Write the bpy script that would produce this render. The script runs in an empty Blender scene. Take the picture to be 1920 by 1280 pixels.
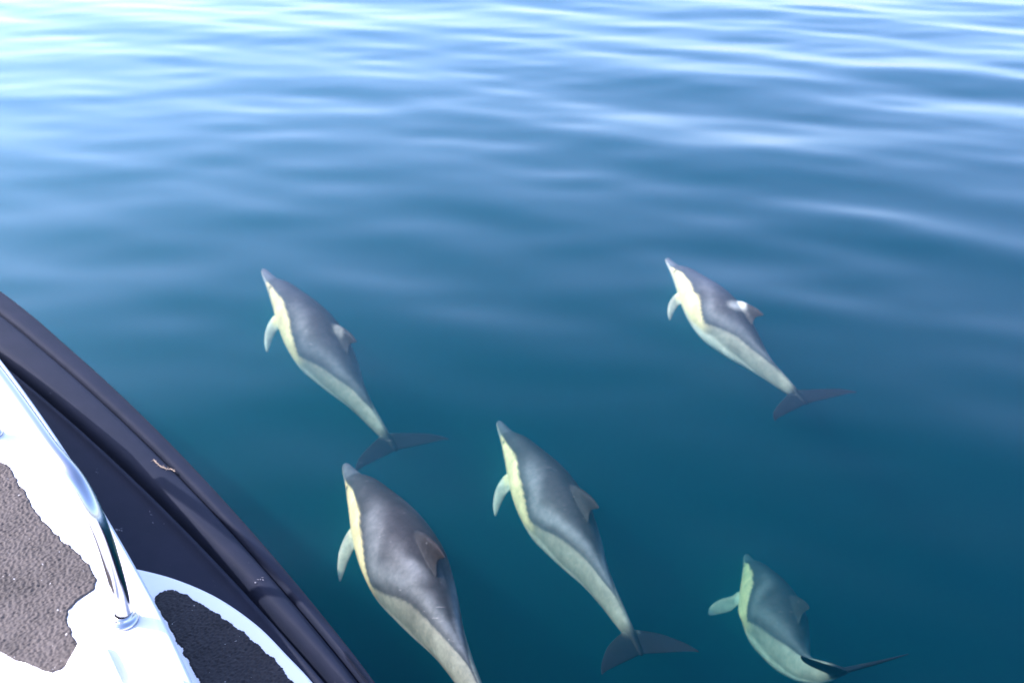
import bpy, bmesh, math, random
import numpy as np
from mathutils import Vector
random.seed(7)
rng = np.random.default_rng(11)

# ------------------------------------------------------------------ camera, world, sun, exposure
CAM_H, FPX, PITCH = 2.55, 1844.0, math.radians(29.4)
scene = bpy.context.scene
cam_data = bpy.data.cameras.new('camera')
cam = bpy.data.objects.new('camera', cam_data)
scene.collection.objects.link(cam)
cam.location = (0, 0, CAM_H)
cam.rotation_euler = (math.radians(90) - PITCH, 0, 0)
cam_data.sensor_width = 36.0
cam_data.lens = 36.0 * FPX / 1920.0
cam_data.clip_start, cam_data.clip_end = 0.05, 6000
cam_data.dof.use_dof = True
cam_data.dof.focus_distance = 2.6
cam_data.dof.aperture_fstop = 2.8
scene.camera = cam

SUN_EL, SUN_AZ = math.radians(45), math.radians(-82)      # azimuth measured from +Y towards +X
sun_dir = Vector((math.cos(SUN_EL) * math.sin(SUN_AZ), math.cos(SUN_EL) * math.cos(SUN_AZ), math.sin(SUN_EL)))
world = bpy.data.worlds.new('World')
scene.world = world
world.use_nodes = True
wn = world.node_tree.nodes
sky = wn.new('ShaderNodeTexSky')
sky.sky_type = 'NISHITA'
sky.sun_disc = False
sky.sun_elevation = SUN_EL
sky.sun_rotation = SUN_AZ
sky.air_density, sky.dust_density, sky.ozone_density = 1.0, 2.0, 4.5
sky.altitude = 0
wn['Background'].inputs['Strength'].default_value = 0.15
world.node_tree.links.new(sky.outputs[0], wn['Background'].inputs['Color'])
sun_data = bpy.data.lights.new('sun', 'SUN')
sun_data.energy = 2.0
sun_data.angle = math.radians(0.5)
sun_data.color = (1.0, 0.96, 0.90)
sun = bpy.data.objects.new('sun', sun_data)
scene.collection.objects.link(sun)
sun.rotation_euler = sun_dir.to_track_quat('Z', 'Y').to_euler()

vs = scene.view_settings
vs.view_transform = 'Standard'
vs.look = 'None'
vs.gamma = 1.0
vs.use_curve_mapping = False
vs.exposure = 2.05
vs.use_white_balance = True
vs.white_balance_temperature = 6350
vs.white_balance_tint = 23
cy = scene.cycles
cy.use_denoising = True
cy.max_bounces = 8
cy.diffuse_bounces = 3
cy.glossy_bounces = 3
cy.volume_bounces = 4
cy.transparent_max_bounces = 12
cy.sample_clamp_indirect = 6.0
cy.caustics_reflective = False
cy.caustics_refractive = False

# ------------------------------------------------------------------ helpers
COL = scene.collection


def ray_to(px, py, z):
    """point of the plane of height z that the photograph shows at (px, py)"""
    r, u = (px - 960) / FPX, -(py - 640) / FPX
    d = np.array([r, math.cos(PITCH) + u * math.sin(PITCH), -math.sin(PITCH) + u * math.cos(PITCH)])
    return np.array([0, 0, CAM_H]) + d * ((z - CAM_H) / d[2])


def mesh_obj(name, verts, faces, mat=None, parent=None, smooth=True):
    me = bpy.data.meshes.new(name)
    me.from_pydata([tuple(v) for v in verts], [], [tuple(f) for f in faces])
    me.update()
    if smooth:
        me.polygons.foreach_set('use_smooth', [True] * len(me.polygons))
    if mat:
        me.materials.append(mat)
    o = bpy.data.objects.new(name, me)
    COL.objects.link(o)
    if parent:
        o.parent = parent
    return o


def tag(o, label=None, cat=None, group=None, kind=None):
    for k, v in (('label', label), ('category', cat), ('group', group), ('kind', kind)):
        if v:
            o[k] = v
    return o


def new_mat(name):
    m = bpy.data.materials.new(name)
    m.use_nodes = True
    nt = m.node_tree
    return m, nt, nt.nodes['Principled BSDF']


def node(nt, kind, **kw):
    n = nt.nodes.new(kind)
    for k, v in kw.items():
        if k in n.inputs.keys():
            n.inputs[k].default_value = v
        else:
            setattr(n, k, v)
    return n


def grid_faces(nu, nv, close_v=False):
    f = []
    for i in range(nu - 1):
        for j in range(nv - (0 if close_v else 1)):
            k = (j + 1) % nv
            f.append((i * nv + j, (i + 1) * nv + j, (i + 1) * nv + k, i * nv + k))
    return f


def catmull(pts, n):
    """smooth resampling of a polyline"""
    p = np.array(pts, float)
    d = np.r_[0, np.cumsum(np.linalg.norm(np.diff(p, axis=0), axis=1))]
    pe = np.vstack([2 * p[0] - p[1], p, 2 * p[-1] - p[-2]])
    out = []
    for s in np.linspace(0, d[-1] - 1e-9, n):
        i = int(np.searchsorted(d, s, 'right') - 1)
        i = min(max(i, 0), len(p) - 2)
        t = (s - d[i]) / (d[i + 1] - d[i])
        a, b, c, e = pe[i], pe[i + 1], pe[i + 2], pe[i + 3]
        out.append(0.5 * ((2 * b) + (c - a) * t + (2 * a - 5 * b + 4 * c - e) * t * t + (3 * b - a - 3 * c + e) * t ** 3))
    return np.array(out)


def tube_mesh(path, rad, ns=24, cap=True):
    """round tube along a 3-D path (parallel transported frame)"""
    p = np.array(path, float)
    n = len(p)
    r = np.full(n, rad) if np.isscalar(rad) else np.array(rad)
    tan = np.gradient(p, axis=0)
    tan /= np.linalg.norm(tan, axis=1)[:, None]
    ref = np.array([0, 0, 1.0]) if abs(tan[0][2]) < .9 else np.array([1.0, 0, 0])
    nrm = np.cross(tan[0], ref)
    nrm /= np.linalg.norm(nrm)
    V = []
    for i in range(n):
        nrm = nrm - tan[i] * nrm.dot(tan[i])
        nrm /= np.linalg.norm(nrm)
        b = np.cross(tan[i], nrm)
        for k in range(ns):
            a = 2 * math.pi * k / ns
            V.append(p[i] + r[i] * (math.cos(a) * nrm + math.sin(a) * b))
    F = grid_faces(n, ns, True)
    if cap:
        F.append(tuple(range(ns))[::-1])
        F.append(tuple((n - 1) * ns + k for k in range(ns)))
    return V, F


def in_poly(x, y, poly):
    c = np.zeros(x.shape, bool)
    j = len(poly) - 1
    for i in range(len(poly)):
        xi, yi = poly[i][:2]
        xj, yj = poly[j][:2]
        hit = ((yi > y) != (yj > y)) & (x < (xj - xi) * (y - yi) / (yj - yi + 1e-12) + xi)
        c ^= hit
        j = i
    return c


# ------------------------------------------------------------------ sea
def wave_height(x, y, cell):
    z = np.zeros_like(x)
    r = np.random.default_rng(5)
    for k in range(150):
        lam = 0.36 * (4.0 / 0.36) ** r.random()
        ang = math.radians(14 + r.normal() * 19)        # travel direction off +Y
        kx, ky = 2 * math.pi / lam * math.sin(ang), 2 * math.pi / lam * math.cos(ang)
        slope = 0.0064 * (0.55 + 0.9 * r.random()) * min(1.0, (lam / 1.0) ** 0.7) * min(1.0, (2.4 / lam) ** .6)
        amp = slope / (2 * math.pi / lam)
        fade = np.clip((lam / np.maximum(cell, 1e-6) - 3.0) / 4.0, 0, 1)
        # patchy crests: a slow envelope across the crest line
        le = lam * (2.5 + 3 * r.random())
        ea = ang + math.pi / 2 + r.normal() * .5
        env = 0.6 + 0.55 * np.sin(2 * math.pi / le * (x * math.sin(ea) + y * math.cos(ea)) + r.random() * 6.28)
        z += amp * fade * env * np.sin(kx * x + ky * y + r.random() * 6.28)
    return z


def axis(lo, hi, step, far, grow):
    mid = np.arange(lo, hi + step / 2, step)
    up, v, d = [], mid[-1], step
    while v < far:
        d *= grow
        v += d
        up.append(v)
    dn, v, d = [], mid[0], step
    while v > -far:
        d *= grow
        v -= d
        dn.append(v)
    return np.r_[dn[::-1], mid, up]


def build_sea():
    xs = axis(-8.0, 8.0, 0.055, 2500, 1.13)
    ys = axis(1.5, 17.5, 0.05, 2500, 1.13)
    X, Y = np.meshgrid(xs, ys, indexing='ij')
    cx, cyy = np.gradient(xs), np.gradient(ys)
    cell = np.maximum(cx[:, None] * .6, cyy[None, :])
    Z = wave_height(X, Y, cell)
    nx, ny = len(xs), len(ys)
    top = np.stack([X, Y, Z], -1).reshape(-1, 3)
    depth = -40.0
    ring = [i * ny for i in range(nx)] + [(nx - 1) * ny + j for j in range(1, ny)] + \
           [i * ny + ny - 1 for i in range(nx - 2, -1, -1)] + [j for j in range(ny - 2, 0, -1)]
    low = top[ring].copy()
    low[:, 2] = depth
    V = np.vstack([top, low])
    i, j = np.meshgrid(np.arange(nx - 1), np.arange(ny - 1), indexing='ij')
    a = (i * ny + j).ravel()
    F = np.stack([a, a + ny, a + ny + 1, a + 1], 1).tolist()
    n0, m = len(top), len(ring)
    F += [[ring[k], n0 + k, n0 + (k + 1) % m, ring[(k + 1) % m]] for k in range(m)]
    F.append([n0 + k for k in range(m)][::-1])
    return mesh_obj('sea', V, F)


def sea_material():
    m = bpy.data.materials.new('sea_water')
    m.use_nodes = True
    nt = m.node_tree
    nt.nodes.clear()
    out = node(nt, 'ShaderNodeOutputMaterial')
    geo = node(nt, 'ShaderNodeNewGeometry')
    dot = node(nt, 'ShaderNodeVectorMath', operation='DOT_PRODUCT')
    nt.links.new(geo.outputs['Normal'], dot.inputs[0])
    nt.links.new(geo.outputs['Incoming'], dot.inputs[1])
    ab = node(nt, 'ShaderNodeMath', operation='ABSOLUTE')
    nt.links.new(dot.outputs['Value'], ab.inputs[0])
    om = node(nt, 'ShaderNodeMath', operation='SUBTRACT')
    om.inputs[0].default_value = 1.0
    nt.links.new(ab.outputs[0], om.inputs[1])
    pw = node(nt, 'ShaderNodeMath', operation='POWER')
    pw.inputs[1].default_value = 5.2
    nt.links.new(om.outputs[0], pw.inputs[0])
    fr = node(nt, 'ShaderNodeMath', operation='MULTIPLY_ADD')
    fr.inputs[1].default_value = 1.32
    fr.use_clamp = True
    fr.inputs[2].default_value = 0.001                 # mirror curve made steeper than plain water's: little mirror straight down
    nt.links.new(pw.outputs[0], fr.inputs[0])
    tr = node(nt, 'ShaderNodeBsdfTransparent')
    gl = node(nt, 'ShaderNodeBsdfGlossy')
    gl.inputs['Roughness'].default_value = 0.13
    mix = node(nt, 'ShaderNodeMixShader')
    nt.links.new(fr.outputs[0], mix.inputs[0])
    nt.links.new(tr.outputs[0], mix.inputs[1])
    nt.links.new(gl.outputs[0], mix.inputs[2])
    nt.links.new(mix.outputs[0], out.inputs['Surface'])
    # the water body: blue-green scattering, red taken out
    sc = node(nt, 'ShaderNodeVolumeScatter')
    sc.inputs['Color'].default_value = (0.002, 0.58, 0.82, 1)
    sc.inputs['Density'].default_value = 0.33
    sc.inputs['Anisotropy'].default_value = 0.75
    ab2 = node(nt, 'ShaderNodeVolumeAbsorption')
    ab2.inputs['Color'].default_value = (0.0, 0.60, 0.60, 1)
    ab2.inputs['Density'].default_value = 0.68
    add = node(nt, 'ShaderNodeAddShader')
    nt.links.new(sc.outputs[0], add.inputs[0])
    nt.links.new(ab2.outputs[0], add.inputs[1])
    nt.links.new(add.outputs[0], out.inputs['Volume'])
    return m


sea = build_sea()
sea.data.materials.append(sea_material())
tag(sea, 'calm blue-green sea with long smooth ripples mirroring the sky', kind='structure')

# ------------------------------------------------------------------ boat: plan curves
Z_DECK, Z_PANEL = 0.95, 0.46
PX = {
    'A': [(0, 552), (116, 638), (277, 791), (393, 910), (491, 1020), (578, 1124), (688, 1271)],
    'B': [(0, 589), (116, 682), (191, 754), (283, 840), (405, 962), (520, 1089), (636, 1228), (665, 1268)],
    'C': [(0, 676), (116, 765), (231, 869), (324, 962), (405, 1049), (491, 1141), (578, 1228), (613, 1268)],
    'D': [(30, 700), (119, 850), (223, 1025), (289, 1130), (370, 1277)],
}
ZC = {'A': 0.43, 'B': 0.47, 'C': 0.46, 'D': Z_DECK}
PL = {k: np.array([ray_to(x, y, ZC[k])[:2] for x, y in v]) for k, v in PX.items()}


def edge_curve():
    """plan line of groove C, continued aft and round the bow"""
    q = np.polyfit(PL['C'][:, 1], PL['C'][:, 0], 2)
    y0, y1 = PL['C'][-1, 1], PL['C'][0, 1]
    ys = np.linspace(y0, y1, 60)
    mid = np.stack([np.polyval(q, ys), ys], 1)

    def march(p, th, curv, stop, step=0.03):
        out = []
        p = p.copy()
        while not stop(p, th):
            p = p + step * np.array([-math.sin(th), math.cos(th)])
            th += curv(th) * step
            out.append(p.copy())
        return out
    th1 = math.atan(-np.polyval(np.polyder(q), y1))
    fw = march(mid[-1], th1, lambda t: math.radians(6 + 70 * min(1, max(0, (math.degrees(t) - math.degrees(th1) - 3) / 8))), lambda p, t: t > math.radians(118))
    th0 = math.atan(-np.polyval(np.polyder(q), y0))
    aft, p, th = [], mid[0].copy(), th0
    for _ in range(110):
        p = p - 0.03 * np.array([-math.sin(th), math.cos(th)])
        th = max(math.radians(28), th - math.radians(5) * .03)
        aft.append(p.copy())
    return np.vstack([aft[::-1], mid, fw]), q


EDGE, QC = edge_curve()
AX = math.radians(28)                                  # boat axis, left of +Y
axd = np.array([-math.sin(AX), math.cos(AX)])
axn = np.array([math.cos(AX), math.sin(AX)])           # towards starboard
TIP = EDGE[-1]


def normals(c):
    t = np.gradient(c, axis=0)
    t /= np.linalg.norm(t, axis=1)[:, None]
    return np.stack([t[:, 1], -t[:, 0]], 1)            # outward (starboard) for a path running forward


def offset_fit(key):
    """signed distance of a drawn line from groove C, linear along the path"""
    n = normals(EDGE)
    ds, ii = [], []
    for p in PL[key]:
        i = int(np.argmin(np.linalg.norm(EDGE - p, axis=1)))
        ds.append((p - EDGE[i]).dot(n[i]))
        ii.append(i)
    k = np.polyfit(ii, ds, 1)
    f = np.polyval(k, np.clip(np.arange(len(EDGE)), min(ii) - 20, max(ii) + 10))
    return f


OFF = {k: offset_fit(k) for k in 'ABD'}
N_E = normals(EDGE)


def mirror(p):
    d = (np.asarray(p) - TIP)
    return TIP + axd * (d @ axd)[..., None] - axn * (d @ axn)[..., None]


def both_sides(c):
    """starboard line (stern to bow) followed by its mirror image (bow to stern)"""
    return np.vstack([c, mirror(c)[::-1]])


# ---- boat materials
def rubber_material():
    m, nt, b = new_mat('black_rubber')
    tc = node(nt, 'ShaderNodeTexCoord')
    n1 = node(nt, 'ShaderNodeTexNoise', Scale=9.0, Detail=8.0, Roughness=0.65)
    n2 = node(nt, 'ShaderNodeTexNoise', Scale=420.0, Detail=3.0)
    n3 = node(nt, 'ShaderNodeTexNoise', Scale=70.0, Detail=6.0, Roughness=0.7)
    for n in (n1, n2, n3):
        nt.links.new(tc.outputs['Object'], n.inputs['Vector'])
    r1 = node(nt, 'ShaderNodeValToRGB')
    r1.color_ramp.elements[0].position, r1.color_ramp.elements[1].position = .32, .72
    r1.color_ramp.elements[0].color = (.0045, .009, .021, 1)
    r1.color_ramp.elements[1].color = (.0085, .0125, .027, 1)
    nt.links.new(n1.outputs['Fac'], r1.inputs[0])
    r2 = node(nt, 'ShaderNodeValToRGB')
    r2.color_ramp.elements[0].position, r2.color_ramp.elements[1].position = .66, .74
    r2.color_ramp.elements[0].color = (0, 0, 0, 1)
    r2.color_ramp.elements[1].color = (.35, .35, .35, 1)
    nt.links.new(n3.outputs['Fac'], r2.inputs[0])
    mx = node(nt, 'ShaderNodeMix', data_type='RGBA')
    mx.inputs['B'].default_value = (.12, .11, .12, 1)
    nt.links.new(r2.outputs[0], mx.inputs['Factor'])
    nt.links.new(r1.outputs[0], mx.inputs['A'])
    nt.links.new(mx.outputs['Result'], b.inputs['Base Color'])
    b.inputs['Roughness'].default_value = .75
    b.inputs['Specular IOR Level'].default_value = .18
    bp = node(nt, 'ShaderNodeBump', Strength=.25, Distance=.002)
    nt.links.new(n2.outputs['Fac'], bp.inputs['Height'])
    nt.links.new(bp.outputs[0], b.inputs['Normal'])
    return m


def gelcoat_material():
    m, nt, b = new_mat('white_gelcoat')
    tc = node(nt, 'ShaderNodeTexCoord')
    n1 = node(nt, 'ShaderNodeTexNoise', Scale=6.0, Detail=6.0)
    nt.links.new(tc.outputs['Object'], n1.inputs['Vector'])
    r1 = node(nt, 'ShaderNodeValToRGB')
    r1.color_ramp.elements[0].color = (.76, .76, .77, 1)
    r1.color_ramp.elements[1].color = (.84, .84, .84, 1)
    nt.links.new(n1.outputs['Fac'], r1.inputs[0])
    nt.links.new(r1.outputs[0], b.inputs['Base Color'])
    b.inputs['Roughness'].default_value = .3
    return m


def nonskid_material(name, c0, c1):
    m, nt, b = new_mat(name)
    tc = node(nt, 'ShaderNodeTexCoord')
    n1 = node(nt, 'ShaderNodeTexNoise', Scale=260.0, Detail=3.0)
    n2 = node(nt, 'ShaderNodeTexNoise', Scale=12.0, Detail=5.0)
    n3 = node(nt, 'ShaderNodeTexNoise', Scale=95.0, Detail=2.0)
    for n in (n1, n2, n3):
        nt.links.new(tc.outputs['Object'], n.inputs['Vector'])
    r1 = node(nt, 'ShaderNodeValToRGB')
    r1.color_ramp.elements[0].position, r1.color_ramp.elements[1].position = .35, .68
    r1.color_ramp.elements[0].color = c0
    r1.color_ramp.elements[1].color = c1
    ad = node(nt, 'ShaderNodeMath', operation='MULTIPLY_ADD')
    ad.inputs[1].default_value = .45
    nt.links.new(n1.outputs['Fac'], ad.inputs[0])
    sc = node(nt, 'ShaderNodeMath', operation='MULTIPLY')
    sc.inputs[1].default_value = .55
    nt.links.new(n2.outputs['Fac'], sc.inputs[0])
    nt.links.new(sc.outputs[0], ad.inputs[2])
    nt.links.new(ad.outputs[0], r1.inputs[0])
    # worn-through spots where the white gelcoat shows
    r2 = node(nt, 'ShaderNodeValToRGB')
    r2.color_ramp.elements[0].position, r2.color_ramp.elements[1].position = .745, .765
    nt.links.new(n3.outputs['Fac'], r2.inputs[0])
    mx = node(nt, 'ShaderNodeMix', data_type='RGBA')
    mx.inputs['B'].default_value = (.40, .39, .38, 1)
    nt.links.new(r2.outputs[0], mx.inputs['Factor'])
    nt.links.new(r1.outputs[0], mx.inputs['A'])
    nt.links.new(mx.outputs['Result'], b.inputs['Base Color'])
    b.inputs['Roughness'].default_value = .75
    return m


def steel_material():
    m, nt, b = new_mat('polished_steel')
    b.inputs['Base Color'].default_value = (.46, .46, .47, 1)
    b.inputs['Metallic'].default_value = 1.0
    b.inputs['Roughness'].default_value = .13
    return m


def plain_material(name, col, rough=.5):
    m, nt, b = new_mat(name)
    tc = node(nt, 'ShaderNodeTexCoord')
    n1 = node(nt, 'ShaderNodeTexNoise', Scale=30.0, Detail=4.0)
    nt.links.new(tc.outputs['Object'], n1.inputs['Vector'])
    r1 = node(nt, 'ShaderNodeValToRGB')
    r1.color_ramp.elements[0].color = tuple(c * .8 for c in col) + (1,)
    r1.color_ramp.elements[1].color = tuple(min(1, c * 1.15) for c in col) + (1,)
    nt.links.new(n1.outputs['Fac'], r1.inputs[0])
    nt.links.new(r1.outputs[0], b.inputs['Base Color'])
    b.inputs['Roughness'].default_value = rough
    return m


RUBBER = rubber_material()
GEL = gelcoat_material()
PAD_BROWN = nonskid_material('grey_brown_nonskid', (.033, .027, .022, 1), (.092, .076, .065, 1))
PAD_BLACK = nonskid_material('black_nonskid', (.006, .006, .008, 1), (.018, .018, .022, 1))
STEEL = steel_material()

boat = bpy.data.objects.new('speedboat', None)
COL.objects.link(boat)
boat.location = (0, 0, 0)
tag(boat, 'open speedboat with white deck, steel grab rail and black rubber gunwale', 'boat')

# ---- hull below the gunwale: closed shell
A_LINE = EDGE + N_E * OFF['A'][:, None]
D_LINE = EDGE + N_E * OFF['D'][:, None]


def build_hull():
    prof = [(-.012, .37), (-.03, .30), (-.10, .15), (-.24, -.15), (-.50, -.32)]   # (outward of A, z)
    rows = []
    for off, z in prof:
        c = both_sides(A_LINE + N_E * off)
        rows.append(np.c_[c, np.full(len(c), z)])
    n = len(rows[0])
    V = np.vstack(rows)
    F = []
    for r in range(len(prof) - 1):
        for i in range(n):
            k = (i + 1) % n
            F.append((r * n + i, r * n + k, (r + 1) * n + k, (r + 1) * n + i))
    F.append(tuple(range(n))[::-1])
    F.append(tuple((len(prof) - 1) * n + i for i in range(n)))
    return mesh_obj('hull', V, F, GEL, boat)


build_hull()


# ---- gunwale rubber: lofted cross-section with panel, seam ridge, grooves, roll and outer strip
def build_fender():
    strips = {}
    offA, offB, offD = OFF['A'], OFF['B'], OFF['D']
    st = np.arange(0, len(EDGE), 1)

    def section(i):
        a, b, d = offA[i], offB[i], offD[i]
        w = b                                                    # width of the roll
        roll = [(.006, -.014), (.010, .0), (.022, .018), (.25 * w + .01, .021), (.5 * w, .022), (.75 * w, .021), (w - .016, .018), (w - .006, .012), (w - .003, -.004)]
        s = a - b
        outer = [(b + .002, -.004), (b + .006, .014), (b + .014, .018), (b + .3 * s, .018), (b + .6 * s, .012), (b + .85 * s, .000), (a - .003, -.016), (a, -.035), (a - .004, -.07), (a - .016, -.10)]
        panel = [(d - .02, .0), (d * .6, .0), (-.055, .0), (-.036, .002), (-.030, .009), (-.024, .012), (-.017, .010), (-.012, .001), (-.006, -.014)]
        return panel + [(-.002, -.04)], [(-.004, -.04)] + roll + [(w - .002, -.03)], [(b, -.03)] + outer
    secs = [section(i) for i in st]
    first = None
    for q, name in enumerate(('rubber_gunwale', 'rubber_roll', 'rub_strip')):
        m = len(secs[0][q])
        rows = []
        for k in range(m):
            off = np.array([x[q][k][0] for x in secs])
            z = np.array([x[q][k][1] for x in secs]) + Z_PANEL
            p = EDGE + N_E * off[:, None]
            rows.append(np.c_[both_sides(p), np.r_[z, z[::-1]]])
        V = np.stack(rows, 1)                                   # station x profile
        o = mesh_obj(name, V.reshape(-1, 3), grid_faces(V.shape[0], m), RUBBER, first or boat)
        first = first or o
    return first


fender = build_fender()


# ---- white deck (coaming): closed slab with a rounded edge
def build_deck():
    prof = [(.012, Z_PANEL - .02), (.004, Z_DECK - .02), (-.001, Z_DECK - .009), (-.007, Z_DECK - .002), (-.016, Z_DECK)]
    rows = []
    for off, z in prof:
        c = both_sides(D_LINE + N_E * off)
        rows.append(np.c_[c, np.full(len(c), z)])
    n = len(rows[0])
    V = np.vstack(rows)
    F = []
    for r in range(len(prof) - 1):
        for i in range(n):
            k = (i + 1) % n
            F.append((r * n + i, r * n + k, (r + 1) * n + k, (r + 1) * n + i))
    F.append(tuple((len(prof) - 1) * n + i for i in range(n)))
    F.append(tuple(range(n))[::-1])
    o = mesh_obj('deck', V, F, GEL, boat)
    for p in o.data.polygons:
        p.use_smooth = len(p.vertices) == 4
    return o


deck = build_deck()


def relief_pad(name, poly, z0, mat, step, amp, jag, thick=.004):
    """a coat of rough paint: fine grid cut to a ragged outline, with real relief and a turned-down rim"""
    poly = np.array(poly)
    lo, hi = poly.min(0) - .01, poly.max(0) + .01
    xs, ys = np.arange(lo[0], hi[0], step), np.arange(lo[1], hi[1], step)
    X, Y = np.meshgrid(xs, ys, indexing='ij')
    r = np.random.default_rng(len(name) + 3)
    jx, jy = np.zeros_like(X), np.zeros_like(X)
    for k in range(26):
        lam = .008 * (12 ** r.random())
        a, ph = r.random() * 6.28, r.random(2) * 6.28
        w = 2 * math.pi / lam * (X * math.cos(a) + Y * math.sin(a))
        jx += jag * (lam / .03) ** 1.1 * np.sin(w + ph[0]) * .25
        jy += jag * (lam / .03) ** 1.1 * np.sin(w + ph[1]) * .25
    ins = in_poly(X + jx, Y + jy, poly)
    H = np.zeros_like(X)
    for k in range(70):
        lam = .006 * (3.2 ** r.random())
        a, ph = r.random() * 6.28, r.random() * 6.28
        H += np.sin(2 * math.pi / lam * (X * math.cos(a) + Y * math.sin(a)) + ph)
    H = amp * H / 6.0
    Z = z0 + thick + H
    vid = -np.ones(X.shape, int)
    V, F = [], []
    cell = ins[:-1, :-1] & ins[1:, :-1] & ins[1:, 1:] & ins[:-1, 1:]
    use = np.zeros_like(ins)
    for dx, dy in ((0, 0), (1, 0), (1, 1), (0, 1)):
        use[dx:dx + cell.shape[0], dy:dy + cell.shape[1]] |= cell
    full = np.zeros_like(ins)
    c4 = np.ones((X.shape[0] - 2, X.shape[1] - 2), bool)
    for dx in (0, 1):
        for dy in (0, 1):
            c4 &= cell[dx:dx + c4.shape[0], dy:dy + c4.shape[1]]
    full[1:-1, 1:-1] = c4
    Z = np.where(full, Z, z0 - .001)                  # outline vertices sink into the deck
    idx = np.argwhere(use)
    vid[use] = np.arange(len(idx))
    V = np.stack([X[use], Y[use], Z[use]], 1)
    for i, j in np.argwhere(cell):
        F.append((vid[i, j], vid[i + 1, j], vid[i + 1, j + 1], vid[i, j + 1]))
    return mesh_obj(name, V, F, mat, boat)


# brown-grey non-skid on the deck
pad_px = [(-140, 800), (-60, 845), (0, 866), (20, 876), (38, 906), (75, 967), (105, 1002), (150, 1037), (176, 1068), (183, 1088), (178, 1105), (150, 1126),
          (129, 1145), (131, 1170), (148, 1214), (145, 1236), (115, 1256), (97, 1263), (60, 1250), (0, 1226), (-60, 1205), (-160, 1170), (-220, 1000)]
relief_pad('nonskid_pad', [ray_to(x, y, Z_DECK)[:2] for x, y in pad_px], Z_DECK, PAD_BROWN, .0024, .0011, .0014)

# ---- side step: pale moulding with black non-skid, in the shade of the deck edge
Z_STEP = Z_PANEL + .016
step_out = [(120, 1046), (200, 1054), (246, 1063), (324, 1083), (405, 1118), (480, 1170), (538, 1228), (584, 1277), (640, 1350), (690, 1430), (720, 1500)]
so = catmull([ray_to(x, y, Z_STEP)[:2] for x, y in step_out], 70)
inner_px = [(60, 1046), (150, 1200), (300, 1450), (420, 1600), (640, 1600)]
si = np.array([ray_to(x, y, Z_STEP)[:2] for x, y in inner_px])


def build_step():
    n = len(so)
    t = np.gradient(so, axis=0)
    t /= np.linalg.norm(t, axis=1)[:, None]
    nn = np.stack([-t[:, 1], t[:, 0]], 1)
    rows = []
    for off, z in ((.006, Z_PANEL - .004), (.002, Z_STEP - .005), (-.004, Z_STEP - .001), (-.010, Z_STEP)):
        rows.append(np.c_[so + nn * off, np.full(n, z)])
    V = list(np.vstack(rows))
    F = []
    for r in range(3):
        for i in range(n - 1):
            F.append((r * n + i, (r + 1) * n + i, (r + 1) * n + i + 1, r * n + i + 1))
    base = len(V)
    V += [np.r_[p, Z_STEP] for p in si]
    F.append(tuple(3 * n + i for i in range(n)) + tuple(base + k for k in range(len(si)))[::-1])
    o = mesh_obj('side_step', V, F, GEL, boat)
    for p in o.data.polygons:
        p.use_smooth = len(p.vertices) == 4
    bm = bmesh.new()
    bm.from_mesh(o.data)
    bmesh.ops.recalc_face_normals(bm, faces=bm.faces)
    bmesh.ops.triangulate(bm, faces=[f for f in bm.faces if len(f.verts) > 4])
    bm.to_mesh(o.data)
    bm.free()
    return o


build_step()
spad_px = [(289, 1130), (287, 1122), (297, 1111), (315, 1106), (328, 1106), (347, 1112), (405, 1147), (462, 1187), (509, 1228), (549, 1274), (590, 1340), (640, 1430),
           (640, 1560), (480, 1560), (400, 1330), (340, 1220)]
relief_pad('nonskid_pad', [ray_to(x, y, Z_STEP)[:2] for x, y in spad_px], Z_STEP, PAD_BLACK, .0028, .0012, .0012)

# ---- grab rail
rail_px = [(234, 1164, .95), (231, 1140, .985), (222, 1100, 1.055), (211, 1060, 1.12), (197, 1014, 1.19), (179, 968, 1.255), (156, 921, 1.305), (133, 887, 1.335),
           (98, 846, 1.355), (58, 789, 1.365), (17, 731, 1.37)]
rp = [ray_to(x, y, z) for x, y, z in rail_px]
dirn = rp[-1] - rp[-2]
dirn /= np.linalg.norm(dirn)
post_base = ray_to(-16, 816, Z_DECK)
for k in range(1, 8):
    rp.append(rp[10] + dirn * .18 * k + np.array([-.004 * k * k, 0, 0]))
rail_path = catmull(rp, 140)
R_RAIL = .0172
rV, rF = tube_mesh(rail_path, R_RAIL, 28)
rail = mesh_obj('grab_rail', rV, rF, STEEL, boat)


def flange(center, lean=(0, 0)):
    prof = [(.0, .0), (.0300, .0), (.0305, .003), (.0295, .007), (.0265, .010), (.0230, .013), (.0212, .017), (.0200, .022), (.0170, .023)]
    ns = 40
    V, F = [], []
    for r, z in prof[1:]:
        for k in range(ns):
            a = 2 * math.pi * k / ns
            V.append((center[0] + r * math.cos(a) + lean[0] * z, center[1] + r * math.sin(a) + lean[1] * z, center[2] + z))
    F = grid_faces(len(prof) - 1, ns, True)
    F = [f[::-1] for f in F]
    return mesh_obj('flange', V, F, STEEL, rail)


flange(np.array([rp[0][0], rp[0][1], Z_DECK]))
# upright that carries the rail further forward
j = int(np.argmin(np.linalg.norm(rail_path[:, :2] - post_base[:2], axis=1)))
top = rail_path[j]
pV, pF = tube_mesh([post_base + (top - post_base) * t for t in np.linspace(0, 1, 8)], .016, 24)
mesh_obj('post', pV, pF, STEEL, rail)
flange(np.array([post_base[0], post_base[1], Z_DECK]))


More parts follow.
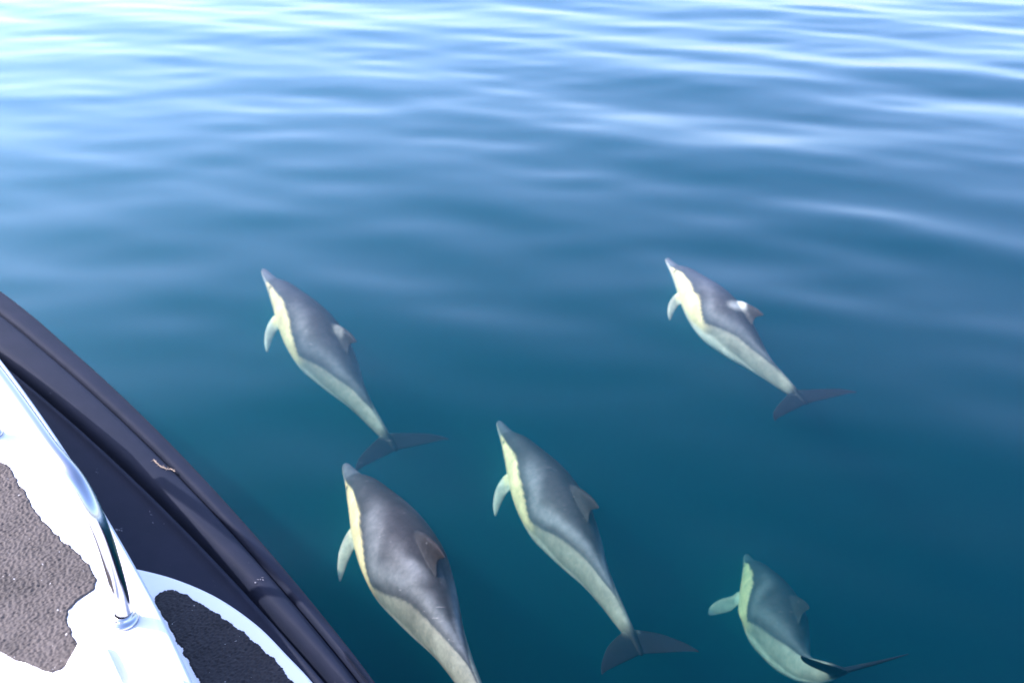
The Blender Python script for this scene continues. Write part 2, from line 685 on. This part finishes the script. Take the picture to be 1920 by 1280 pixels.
# ---- small deck mouldings at the bottom edge of the picture
def moulding(name, px_poly, h, slope, mat):
    base = np.array([ray_to(x, y, Z_DECK)[:2] for x, y in px_poly])
    c = base.mean(0)
    rows = []
    for s, z in ((1.06, -.002), (1.02, h * .25), (1.0, h * .8), (.97, h * .96), (.93, h), (.0, h * 1.02)):
        rows.append(np.c_[c + (base - c) * s, np.full(len(base), Z_DECK + z)])
    n = len(base)
    V = np.vstack(rows)
    F = grid_faces(len(rows), n, True)
    return mesh_obj(name, V, F, mat, boat)


def round_px(pts, n=40):
    p = np.array(pts + pts[:1], float)
    return [tuple(v) for v in catmull(p, n + 1)[:-1]]


moulding('hatch_moulding', round_px([(150, 1222), (186, 1216), (200, 1222), (232, 1290), (262, 1360), (215, 1390), (150, 1350), (120, 1290)]), .03, 0, GEL)
for pts in ([(252, 1280), (262, 1270), (276, 1270), (286, 1284), (290, 1320), (270, 1340), (250, 1320)],
            [(290, 1290), (300, 1275), (322, 1270), (340, 1280), (352, 1310), (330, 1345), (300, 1335)]):
    moulding('cleat_horn', round_px(pts), .025, 0, GEL)

# ---- scuffs on the rubber (thin flakes) and a frayed scrap of thread
def flakes(name, spots, mat, parent):
    V, F = [], []
    r = np.random.default_rng(2)
    for x, y, z, L, W, ang, cnt in spots:
        for _ in range(cnt):
            p = ray_to(x + r.normal() * L * .45, y + r.normal() * L * .45, z)
            l, w = (L * (.3 + .7 * r.random())) / 1100, W * (.4 + .9 * r.random()) / 1100
            a = math.radians(ang + r.normal() * 12)
            d, n = np.array([math.cos(a), math.sin(a)]), np.array([-math.sin(a), math.cos(a)])
            i = len(V)
            for u, v in ((-1, 0), (-.4, 1), (.5, .7), (1, 0), (.3, -1), (-.6, -.8)):
                q = p[:2] + d * u * l / 2 * (.8 + .4 * r.random()) + n * v * w / 2 * (.6 + .8 * r.random())
                V.append((q[0], q[1], z))
            V.append((p[0], p[1], z + .0012))
            for k in range(6):
                F.append((i + k, i + (k + 1) % 6, i + 6))
    o = mesh_obj(name, V, F, mat, parent, smooth=False)
    tag(o, kind='stuff')
    return o


SCUFF = plain_material('pale_scuff', (.17, .17, .19), .7)
flakes('scuff_mark', [(227, 993, Z_PANEL + .0006, 12, 5, -35, 7), (270, 972, Z_PANEL + .0006, 22, 3, -52, 3), (303, 961, Z_PANEL + .0006, 10, 2, -40, 3),
                      (178, 880, Z_PANEL + .0006, 10, 2, 80, 3), (320, 985, Z_PANEL + .0006, 10, 2, -40, 2)], SCUFF, fender)
flakes('scuff_mark', [(492, 1085, Z_PANEL + .0235, 12, 4, -30, 5), (97, 737, Z_PANEL + .02, 4, 3, 0, 2), (148, 724, Z_PANEL + .034, 4, 3, 0, 2)], SCUFF, fender)


def build_thread():
    px = [(288, 861), (294, 867), (300, 873), (308, 877), (314, 879), (321, 879), (327, 883)]
    pts = [ray_to(x, y, Z_PANEL + .0225) for x, y in px]
    path = catmull(pts, 40)
    path += rng.normal(size=path.shape) * .0008
    V, F = tube_mesh(path, .0018 * (.6 + .6 * np.abs(np.sin(np.linspace(0, 9, 40)))), 8)
    root = path[0]
    for k in range(14):                                # loose fibres at the torn end
        p0 = path[rng.integers(0, 38)]
        a = rng.random() * 6.28
        q = p0 + np.array([math.cos(a), math.sin(a), .1]) * (.004 + .008 * rng.random())
        v, f = tube_mesh([p0, (p0 + q) / 2 + rng.normal(size=3) * .001, q], .0006, 5)
        o = len(V)
        V += v
        F += [tuple(i + o for i in g) for g in f]
    o = mesh_obj('frayed_thread', V, F, plain_material('tan_thread', (.36, .27, .19), .8))
    tag(o, 'short scrap of frayed tan thread lying on the black rubber gunwale', 'thread')


build_thread()


# ------------------------------------------------------------------ dolphins
# canonical body: unit length from beak tip (s=0) to fluke notch (s=1); coordinates (s, y left, z up)
PROF = np.array([
    # s,   half-height, half-width, centre z
    (.000, .003, .003, -.016), (.006, .0070, .0080, -.016), (.025, .0115, .0145, -.0155), (.060, .0170, .0215, -.014), (.088, .0230, .0275, -.011),
    (.105, .0285, .0320, -.008), (.122, .0345, .0370, -.005), (.145, .0425, .0440, -.002), (.18, .0540, .0545, .000), (.23, .0690, .0670, .000), (.29, .0850, .0810, .000),
    (.36, .0990, .0925, .000), (.43, .1050, .0970, .000), (.49, .1040, .0950, .001), (.56, .0910, .0810, .003), (.64, .0725, .0610, .005),
    (.72, .0510, .0395, .007), (.80, .0375, .0265, .008), (.87, .0310, .0185, .008), (.925, .0220, .0135, .006), (.965, .0130, .0110, .003), (.99, .0070, .0080, .001), (1.0, .002, .003, .0)])


def prof(s):
    s = np.asarray(s, float)
    out = []
    for c in (1, 2, 3):
        # monotone-ish cubic through the table
        x, y = PROF[:, 0], PROF[:, c]
        m = np.gradient(y, x)
        i = np.clip(np.searchsorted(x, s, 'right') - 1, 0, len(x) - 2)
        h = x[i + 1] - x[i]
        t = np.clip((s - x[i]) / h, 0, 1)
        v = (2 * t ** 3 - 3 * t ** 2 + 1) * y[i] + (t ** 3 - 2 * t ** 2 + t) * h * m[i] + (-2 * t ** 3 + 3 * t ** 2) * y[i + 1] + (t ** 3 - t ** 2) * h * m[i + 1]
        out.append(v)
    return out


def body_shell():
    ns, nr = 150, 72
    ss = np.r_[np.linspace(0, .10, 34)[:-1], np.linspace(.10, 1.0, ns - 33)]
    hh, ww, zc = prof(ss)
    slim = 1 - .085 * np.clip((ss - .1) / .1, 0, 1)
    hh, ww = hh * slim, ww * slim
    V = []
    for s, h, w, z in zip(ss, hh, ww, zc):
        for k in range(nr):
            a = 2 * math.pi * k / nr
            V.append((s, w * math.cos(a), z + h * math.sin(a)))
    F = grid_faces(len(ss), nr, True)
    F.append(tuple(range(nr))[::-1])
    F.append(tuple((len(ss) - 1) * nr + k for k in range(nr)))
    return V, F


def fin_shell(stations, ns=20):
    """stations: list of (leading point, trailing point, half thickness); the section is an aerofoil along leading->trailing"""
    st = []
    P = np.array([np.r_[a, b, t] for a, b, t in stations])
    P = catmull(P, 22)
    V = []
    for r in P:
        le, te, th = r[:3], r[3:6], r[6]
        ch = te - le
        c = np.linalg.norm(ch)
        st.append((le, te, th))
        V.append((le, te, th))
    rows = []
    for i, (le, te, th) in enumerate(V):
        a = V[max(0, i - 1)]
        b = V[min(len(V) - 1, i + 1)]
        span = ((b[0] + b[1]) - (a[0] + a[1])) / 2
        ch = te - le
        n = np.cross(ch, span)
        n /= np.linalg.norm(n) + 1e-12
        ring = []
        for k in range(ns):
            ang = 2 * math.pi * k / ns
            u = .5 - .5 * math.cos(ang)
            thick = th * 2.6 * (math.sqrt(max(u, 0)) * (1 - u) + .03 * (1 if 0 < u < 1 else 0)) * (1 if ang < math.pi else -1)
            ring.append(le + ch * u + n * thick)
        rows.append(ring)
    VV = [p for r in rows for p in r]
    F = grid_faces(len(rows), ns, True)
    F.append(tuple(range(ns))[::-1])
    F.append(tuple((len(rows) - 1) * ns + k for k in range(ns)))
    return VV, F


def A3(*v):
    return np.array(v, float)


def dorsal_shell():
    return fin_shell([(A3(.440, 0, .060), A3(.622, 0, .055), .016), (A3(.458, 0, .092), A3(.606, 0, .080), .0125), (A3(.484, 0, .108), A3(.594, 0, .094), .0095),
                      (A3(.512, 0, .119), A3(.592, 0, .108), .0075), (A3(.540, 0, .127), A3(.600, 0, .119), .0055), (A3(.572, 0, .134), A3(.611, 0, .129), .0035), (A3(.606, 0, .137), A3(.618, 0, .136), .0012)])


def flipper_shell(sd):
    q = [(A3(.215, .035, -.045), A3(.298, .030, -.058), .014), (A3(.232, .062, -.068), A3(.302, .055, -.078), .0115), (A3(.256, .084, -.090), A3(.318, .072, -.099), .0095),
         (A3(.286, .102, -.110), A3(.340, .088, -.119), .0075), (A3(.320, .114, -.127), A3(.362, .101, -.134), .0055), (A3(.354, .121, -.140), A3(.380, .112, -.144), .0035), (A3(.386, .123, -.149), A3(.392, .120, -.150), .0012)]
    root = A3(.250, .035, -.050)
    q = [(root + (a - root) * .69, root + (b - root) * .69, t * .9) for a, b, t in q]
    return fin_shell([(a * A3(1, sd, 1), b * A3(1, sd, 1), t) for a, b, t in q])


def fluke_shell(sd):
    q = [(A3(.915, -.004, .003), A3(1.000, -.004, .001), .0085), (A3(.925, .014, .003), A3(1.000, .010, .001), .0078), (A3(.940, .040, .003), A3(1.008, .034, .002), .0062), (A3(.962, .072, .003), A3(1.018, .066, .003), .0048),
         (A3(.990, .100, .004), A3(1.028, .096, .004), .0032), (A3(1.016, .120, .005), A3(1.036, .117, .005), .0020), (A3(1.040, .132, .006), A3(1.045, .131, .006), .0008)]
    return fin_shell([(a * A3(1, sd, 1), b * A3(1, sd, 1), t) for a, b, t in q])


def canonical_mesh():
    parts = [body_shell(), dorsal_shell(), flipper_shell(1), flipper_shell(-1), fluke_shell(1), fluke_shell(-1)]
    objs = []
    for v, f in parts:
        o = mesh_obj('shell', v, f)
        bm = bmesh.new()
        bm.from_mesh(o.data)
        bmesh.ops.recalc_face_normals(bm, faces=bm.faces)
        bm.to_mesh(o.data)
        bm.free()
        o.scale = (10, 10, 10)                          # the boolean solver likes metre-sized pieces
        objs.append(o)
    body = objs[0]
    for o in objs[1:]:
        m = body.modifiers.new('join', 'BOOLEAN')
        m.operation, m.solver, m.object = 'UNION', 'EXACT', o
    dg = bpy.context.evaluated_depsgraph_get()
    me = bpy.data.meshes.new_from_object(body.evaluated_get(dg))
    for o in objs:
        d = o.data
        bpy.data.objects.remove(o)
        bpy.data.meshes.remove(d)
    bm = bmesh.new()
    bm.from_mesh(me)
    bmesh.ops.remove_doubles(bm, verts=bm.verts, dist=1e-5)
    bmesh.ops.triangulate(bm, faces=[f for f in bm.faces if len(f.verts) > 4])
    bm.to_mesh(me)
    bm.free()
    co = np.empty(len(me.vertices) * 3)
    me.vertices.foreach_get('co', co)
    faces = [tuple(p.vertices) for p in me.polygons]
    bpy.data.meshes.remove(me)
    return co.reshape(-1, 3), faces


CAN, CAN_F = canonical_mesh()


def sstep(a, b, x):
    t = np.clip((x - a) / (b - a), 0, 1)
    return t * t * (3 - 2 * t)


def lerp3(c0, c1, t):
    return c0 * (1 - t[:, None]) + c1 * t[:, None]


def pattern(co, seed, opts):
    """pigment of the hourglass pattern, from body coordinates"""
    r = np.random.default_rng(seed)
    s, y, z = co.T
    h, w, zc = prof(np.clip(s, 0, 1))
    ay, az = np.abs(y) / np.maximum(w, 1e-4), (z - zc) / np.maximum(h, 1e-4)
    rad = np.hypot(ay, az)
    el = np.degrees(np.arctan2(az, np.maximum(ay, 1e-5)))
    wob = np.zeros_like(s)
    for k in range(14):
        f = r.normal(size=3) * 26
        wob += np.sin(co @ f + r.random() * 6.28) / 14 ** .5
    el = el + wob * 3.0
    cape = np.array([.044, .040, .043])
    dark = np.array([.010, .011, .016])
    cream = np.array([.56, .44, .23])
    white = np.array([.52, .48, .38])
    flank = np.array([.20, .185, .145])
    # lower border of the cape
    capeb = np.interp(s, [0, .06, .09, .13, .18, .24, .30, .37, .43, .49, .55, .62, .70, .78, .84, 1.0], [10, 8, 8, 10, 16, 19, 17, 10, -2, -17, -4, 14, 34, 58, 85, 100])
    capeb = capeb + opts.get('cape_lift', 3) * sstep(.50, .40, s) * sstep(.10, .16, s)
    capem = sstep(-2.5, 2.5, el - capeb)
    front = sstep(.535, .455, s + wob * .008)           # front patch cream, rear patch grey
    lower = lerp3(np.repeat(flank[None], len(s), 0), np.repeat(cream[None], len(s), 0), front)
    bellyb = np.interp(s, [0, .1, .25, .45, .55, .7, .85, 1.0], [-20, -25, -42, -40, -30, -34, -50, -80])
    bm = sstep(5, -7, el - bellyb)
    lower = lerp3(lower, np.repeat(white[None], len(s), 0), bm)
    col = lerp3(lower, np.repeat(cape[None], len(s), 0), capem)
    # darker along the spine, a paler band low on the cape
    col *= (1 - .35 * sstep(50, 85, el) * capem * sstep(.9, .6, s))[:, None]
    pale = np.exp(-((el - capeb - 28) / 16) ** 2) * capem * sstep(.25, .4, s) * opts.get('pale', .6)
    col += pale[:, None] * np.array([.10, .10, .10])
    # beak: dark upper jaw, pale lip line
    bk = sstep(.098, .080, s)
    col = lerp3(col, np.repeat(np.array([.085, .083, .09])[None], len(s), 0), bk * sstep(-8, 4, el))
    col = lerp3(col, np.repeat(np.array([.36, .35, .32])[None], len(s), 0), bk * sstep(2, -8, el))
    # dark line from the flipper towards the jaw
    stripe = sstep(4.5, 2.0, np.abs(el - np.interp(s, [.09, .25], [-8, -26]))) * sstep(.085, .10, s) * sstep(.27, .24, s)
    col = lerp3(col, np.repeat(np.array([.12, .12, .12])[None], len(s), 0), stripe * .7)
    # eye with its dark surround
    eye = np.hypot((s - .135) / .010, (el - 2) / 10)
    col = lerp3(col, np.repeat(np.array([.02, .02, .025])[None], len(s), 0), sstep(1.1, .7, eye))
    # tail stock darkens towards the flukes
    col = lerp3(col, np.repeat(dark[None], len(s), 0), sstep(.905, .955, s + wob * .006))
    # fins
    out = sstep(1.07, 1.16, rad)
    dors = out * sstep(.05, .09, z) * sstep(.41, .43, s) * sstep(.66, .64, s)
    col = lerp3(col, np.repeat((cape * .5)[None], len(s), 0), dors)
    if opts.get('fin_patch'):
        q = np.hypot((s - opts['fin_patch'][0]) / opts['fin_patch'][1], (z - opts['fin_patch'][2]) / opts['fin_patch'][3])
        col = lerp3(col, np.repeat(np.array([.36, .345, .31])[None], len(s), 0), sstep(1.25, .6, q + .25 * wob) * sstep(.0, .04, z) * opts.get('fin_patch_amt', .9))
    flip = out * sstep(-.02, -.05, z) * sstep(.17, .2, s) * sstep(.42, .40, s)
    col = lerp3(col, np.repeat(np.array([.38, .345, .27])[None], len(s), 0), flip)
    tailf = sstep(.90, .93, s) * sstep(.016, .026, np.abs(y))
    col = lerp3(col, np.repeat(dark[None], len(s), 0), tailf)
    # pale blotches set per dolphin, then a fine mottle
    for bs, bel, br, amt in opts.get('blotch', []):
        q = np.hypot((s - bs) / br, (el - bel) / (br * 420))
        col += (sstep(1.2, .2, q + .35 * wob) * amt * (y > -.02))[:, None] * np.array([.9, .9, .9])
    mott = np.zeros_like(s)
    for k in range(24):
        f = r.normal(size=3) * 60
        mott += np.sin(co @ f + r.random() * 6.28) / 24 ** .5
    col *= (1 + .10 * mott + .08 * wob)[:, None]
    return np.clip(col, .01, .9)


def dolphin_material():
    m, nt, b = new_mat('dolphin_skin')
    at = node(nt, 'ShaderNodeVertexColor')
    at.layer_name = 'pigment'
    tc = node(nt, 'ShaderNodeTexCoord')
    mp = node(nt, 'ShaderNodeMapping')
    mp.inputs['Scale'].default_value = (1, 1, 1)
    n1 = node(nt, 'ShaderNodeTexNoise', Scale=38.0, Detail=6.0, Roughness=.7)
    nt.links.new(tc.outputs['Object'], n1.inputs['Vector'])
    mr = node(nt, 'ShaderNodeMapRange')
    mr.inputs['From Min'].default_value, mr.inputs['From Max'].default_value = .3, .7
    mr.inputs['To Min'].default_value, mr.inputs['To Max'].default_value = .72, 1.26
    nt.links.new(n1.outputs['Fac'], mr.inputs['Value'])
    mu = node(nt, 'ShaderNodeVectorMath', operation='SCALE')
    nt.links.new(at.outputs['Color'], mu.inputs[0])
    nt.links.new(mr.outputs[0], mu.inputs['Scale'])
    # thin healed rake marks
    wv = node(nt, 'ShaderNodeTexNoise', Scale=9.0, Detail=2.0)
    mp2 = node(nt, 'ShaderNodeMapping')
    mp2.inputs['Scale'].default_value = (1.0, 9.0, 9.0)
    mp2.inputs['Rotation'].default_value = (.3, .2, .5)
    nt.links.new(tc.outputs['Object'], mp2.inputs['Vector'])
    nt.links.new(mp2.outputs[0], wv.inputs['Vector'])
    rr = node(nt, 'ShaderNodeValToRGB')
    rr.color_ramp.elements[0].position, rr.color_ramp.elements[1].position = .70, .76
    rr.color_ramp.elements[1].color = (.35, .35, .35, 1)
    nt.links.new(wv.outputs['Fac'], rr.inputs[0])
    mx = node(nt, 'ShaderNodeMix', data_type='RGBA')
    mx.inputs['B'].default_value = (.42, .42, .42, 1)
    nt.links.new(rr.outputs[0], mx.inputs['Factor'])
    nt.links.new(mu.outputs[0], mx.inputs['A'])
    nt.links.new(mx.outputs['Result'], b.inputs['Base Color'])
    b.inputs['Roughness'].default_value = .5
    b.inputs['Specular IOR Level'].default_value = .06
    return m


SKIN = dolphin_material()


def spine(bend_front, bend_tail, side):
    """centre line of the bent body, unit length: points and frames (t tailward, l left, u up) for s in 0..1.05"""
    n = 220
    ss = np.linspace(0, 1.06, n)
    ds = ss[1] - ss[0]
    pitch = np.zeros(n)
    yaw = np.zeros(n)
    for i, s in enumerate(ss):
        kf = bend_front * math.exp(-((s - .22) / .16) ** 2) / .28
        kt = bend_tail * math.exp(-((s - .78) / .14) ** 2) / .25
        ks = side * math.exp(-((s - .55) / .3) ** 2) / .5
        if i:
            pitch[i] = pitch[i - 1] + (kf + kt) * ds
            yaw[i] = yaw[i - 1] + ks * ds
    p = np.zeros((n, 3))
    T, Lf, Up = [], [], []
    for i in range(n):
        t = np.array([math.cos(pitch[i]) * math.cos(yaw[i]), math.cos(pitch[i]) * math.sin(yaw[i]), math.sin(pitch[i])])
        l = np.array([-math.sin(yaw[i]), math.cos(yaw[i]), 0])
        u = np.cross(t, l)
        T.append(t)
        Lf.append(l)
        Up.append(u)
        if i:
            p[i] = p[i - 1] + t * ds
    return ss, p, np.array(T), np.array(Lf), np.array(Up)


def make_dolphin(nose, tail, roll, bends, seed, label, opts):
    """nose, tail: (px, py, height) of beak tip and fluke notch; roll in degrees turns the left side up"""
    wn_, wt_ = ray_to(*nose), ray_to(*tail)
    ss, p, T, Lf, Up = spine(*bends)
    s = CAN[:, 0]
    i = np.clip(np.searchsorted(ss, np.clip(s, 0, 1.055)) - 1, 0, len(ss) - 2)
    f = ((np.clip(s, 0, 1.055) - ss[i]) / (ss[1] - ss[0]))[:, None]
    mixv = lambda A: A[i] * (1 - f) + A[i + 1] * f
    # flap of the flukes about the notch
    zz = CAN[:, 2].copy()
    yy = CAN[:, 1].copy()
    k = sstep(.93, 1.0, s)
    zz += np.abs(yy) * opts.get('dihedral', .1) * sstep(.90, .93, s)
    if opts.get('flare'):                               # near-side flipper held out
        fl = sstep(-.03, -.06, zz) * sstep(.2, .24, s) * sstep(.45, .40, s)
        yy += opts['flare'] * np.maximum(0, yy - .068) * fl
    if opts.get('tuck'):                                # off-side flipper held against the body
        tk = sstep(-.05, -.075, zz) * (yy < 0) * sstep(.2, .24, s) * sstep(.45, .40, s)
        yy *= 1 - opts['tuck'] * tk
    yy *= 1 + (opts.get('fluke_w', 1.12) - 1) * k
    tw = -np.radians(roll - opts.get('tail_roll', roll)) * sstep(.55, .96, s)
    yy, zz = yy * np.cos(tw) - zz * np.sin(tw), yy * np.sin(tw) + zz * np.cos(tw)
    q = mixv(p) + mixv(Lf) * (-yy)[:, None] * -1 + mixv(Up) * zz[:, None]
    # canonical: x tailward, y left, z up is left-handed for a swimmer looking along -x; mirror y so that left stays left
    q[:, 1] *= -1
    nb = p[0] * np.array([1, -1, 1]) + np.array([0, 0, prof(np.array([0.0]))[2][0]])
    e = int(np.searchsorted(ss, 1.0))
    tb = p[e] * np.array([1, -1, 1])
    chord = tb - nb
    Lc = np.linalg.norm(wt_ - wn_)
    sc = Lc / np.linalg.norm(chord)
    c = chord / np.linalg.norm(chord)
    up0 = np.array([0, 0, 1.0])
    u0 = up0 - c * up0.dot(c)
    u0 /= np.linalg.norm(u0)
    l0 = np.cross(u0, c)
    t = (wt_ - wn_) / Lc
    u1 = up0 - t * up0.dot(t)
    u1 /= np.linalg.norm(u1)
    l1 = np.cross(u1, t)
    R = -math.radians(roll)
    # local axes of the target frame, turned about the chord
    l2 = l1 * math.cos(R) + u1 * math.sin(R)
    u2 = u1 * math.cos(R) - l1 * math.sin(R)
    B0 = np.stack([c, l0, u0], 1)
    B1 = np.stack([t, l2, u2], 1)
    M = B1 @ B0.T * sc
    wpts = (q - nb) @ M.T
    me = bpy.data.meshes.new('dolphin')
    me.from_pydata([tuple(v) for v in wpts], [], CAN_F)
    me.update()
    me.polygons.foreach_set('use_smooth', [True] * len(me.polygons))
    ca = me.color_attributes.new('pigment', 'FLOAT_COLOR', 'POINT')
    col = pattern(CAN, seed, opts)
    ca.data.foreach_set('color', np.c_[col, np.ones(len(col))].ravel())
    me.materials.append(SKIN)
    bm = bmesh.new()
    bm.from_mesh(me)
    bmesh.ops.recalc_face_normals(bm, faces=bm.faces)
    bm.to_mesh(me)
    bm.free()
    o = bpy.data.objects.new('dolphin', me)
    COL.objects.link(o)
    o.location = tuple(wn_)
    tag(o, label, 'dolphin', 'dolphins swimming alongside the boat')
    print('dolphin length', round(sc, 2), 'chord', round(Lc, 2))
    return o


make_dolphin((493, 505, -.15), (744, 846, -.52), 25, (.04, .10, .05), 21,
             'grey dolphin with its beak tip farthest left, its dark flukes above another dolphin\'s beak', {'fin_patch': (.52, .035, .108, .016), 'fin_patch_amt': .32, 'tail_roll': 2, 'fluke_w': 1.16})
make_dolphin((1250, 485, -.16), (1514, 758, -.32), 32, (.06, .16, -.06), 22,
             'dolphin swimming alone at the upper right, white patch on its dorsal fin', {'fin_patch': (.505, .045, .106, .024), 'fin_patch_amt': 1.0, 'tail_roll': -2, 'fluke_w': 1.28})
make_dolphin((647, 870, -.34), (940, 1400, -.24), 18, (.02, .02, .04), 23,
             'dolphin nearest the boat, mottled pale patch behind its dorsal fin', {'blotch': [(.56, 62, .045, .10), (.52, 52, .07, .05)], 'pale': .9, 'tail_roll': 8, 'cape_lift': 8})
make_dolphin((935, 790, -.48), (1204, 1229, -.50), 25, (.05, .03, .03), 24,
             'middle dolphin of the pod with an upright dark dorsal fin and wide dark flukes', {'pale': 1.0, 'tail_roll': 4, 'fluke_w': .93})
make_dolphin((1400, 1040, -1.12), (1592, 1257, -.46), 27, (.05, .75, 0), 25,
             'deepest dolphin, dim and greenish, diving at the lower right with flukes seen edge-on', {'pale': .5, 'cape_lift': 12, 'flare': 1.6, 'tail_roll': 2, 'fluke_w': 1.12, 'dihedral': .2, 'tuck': .55})
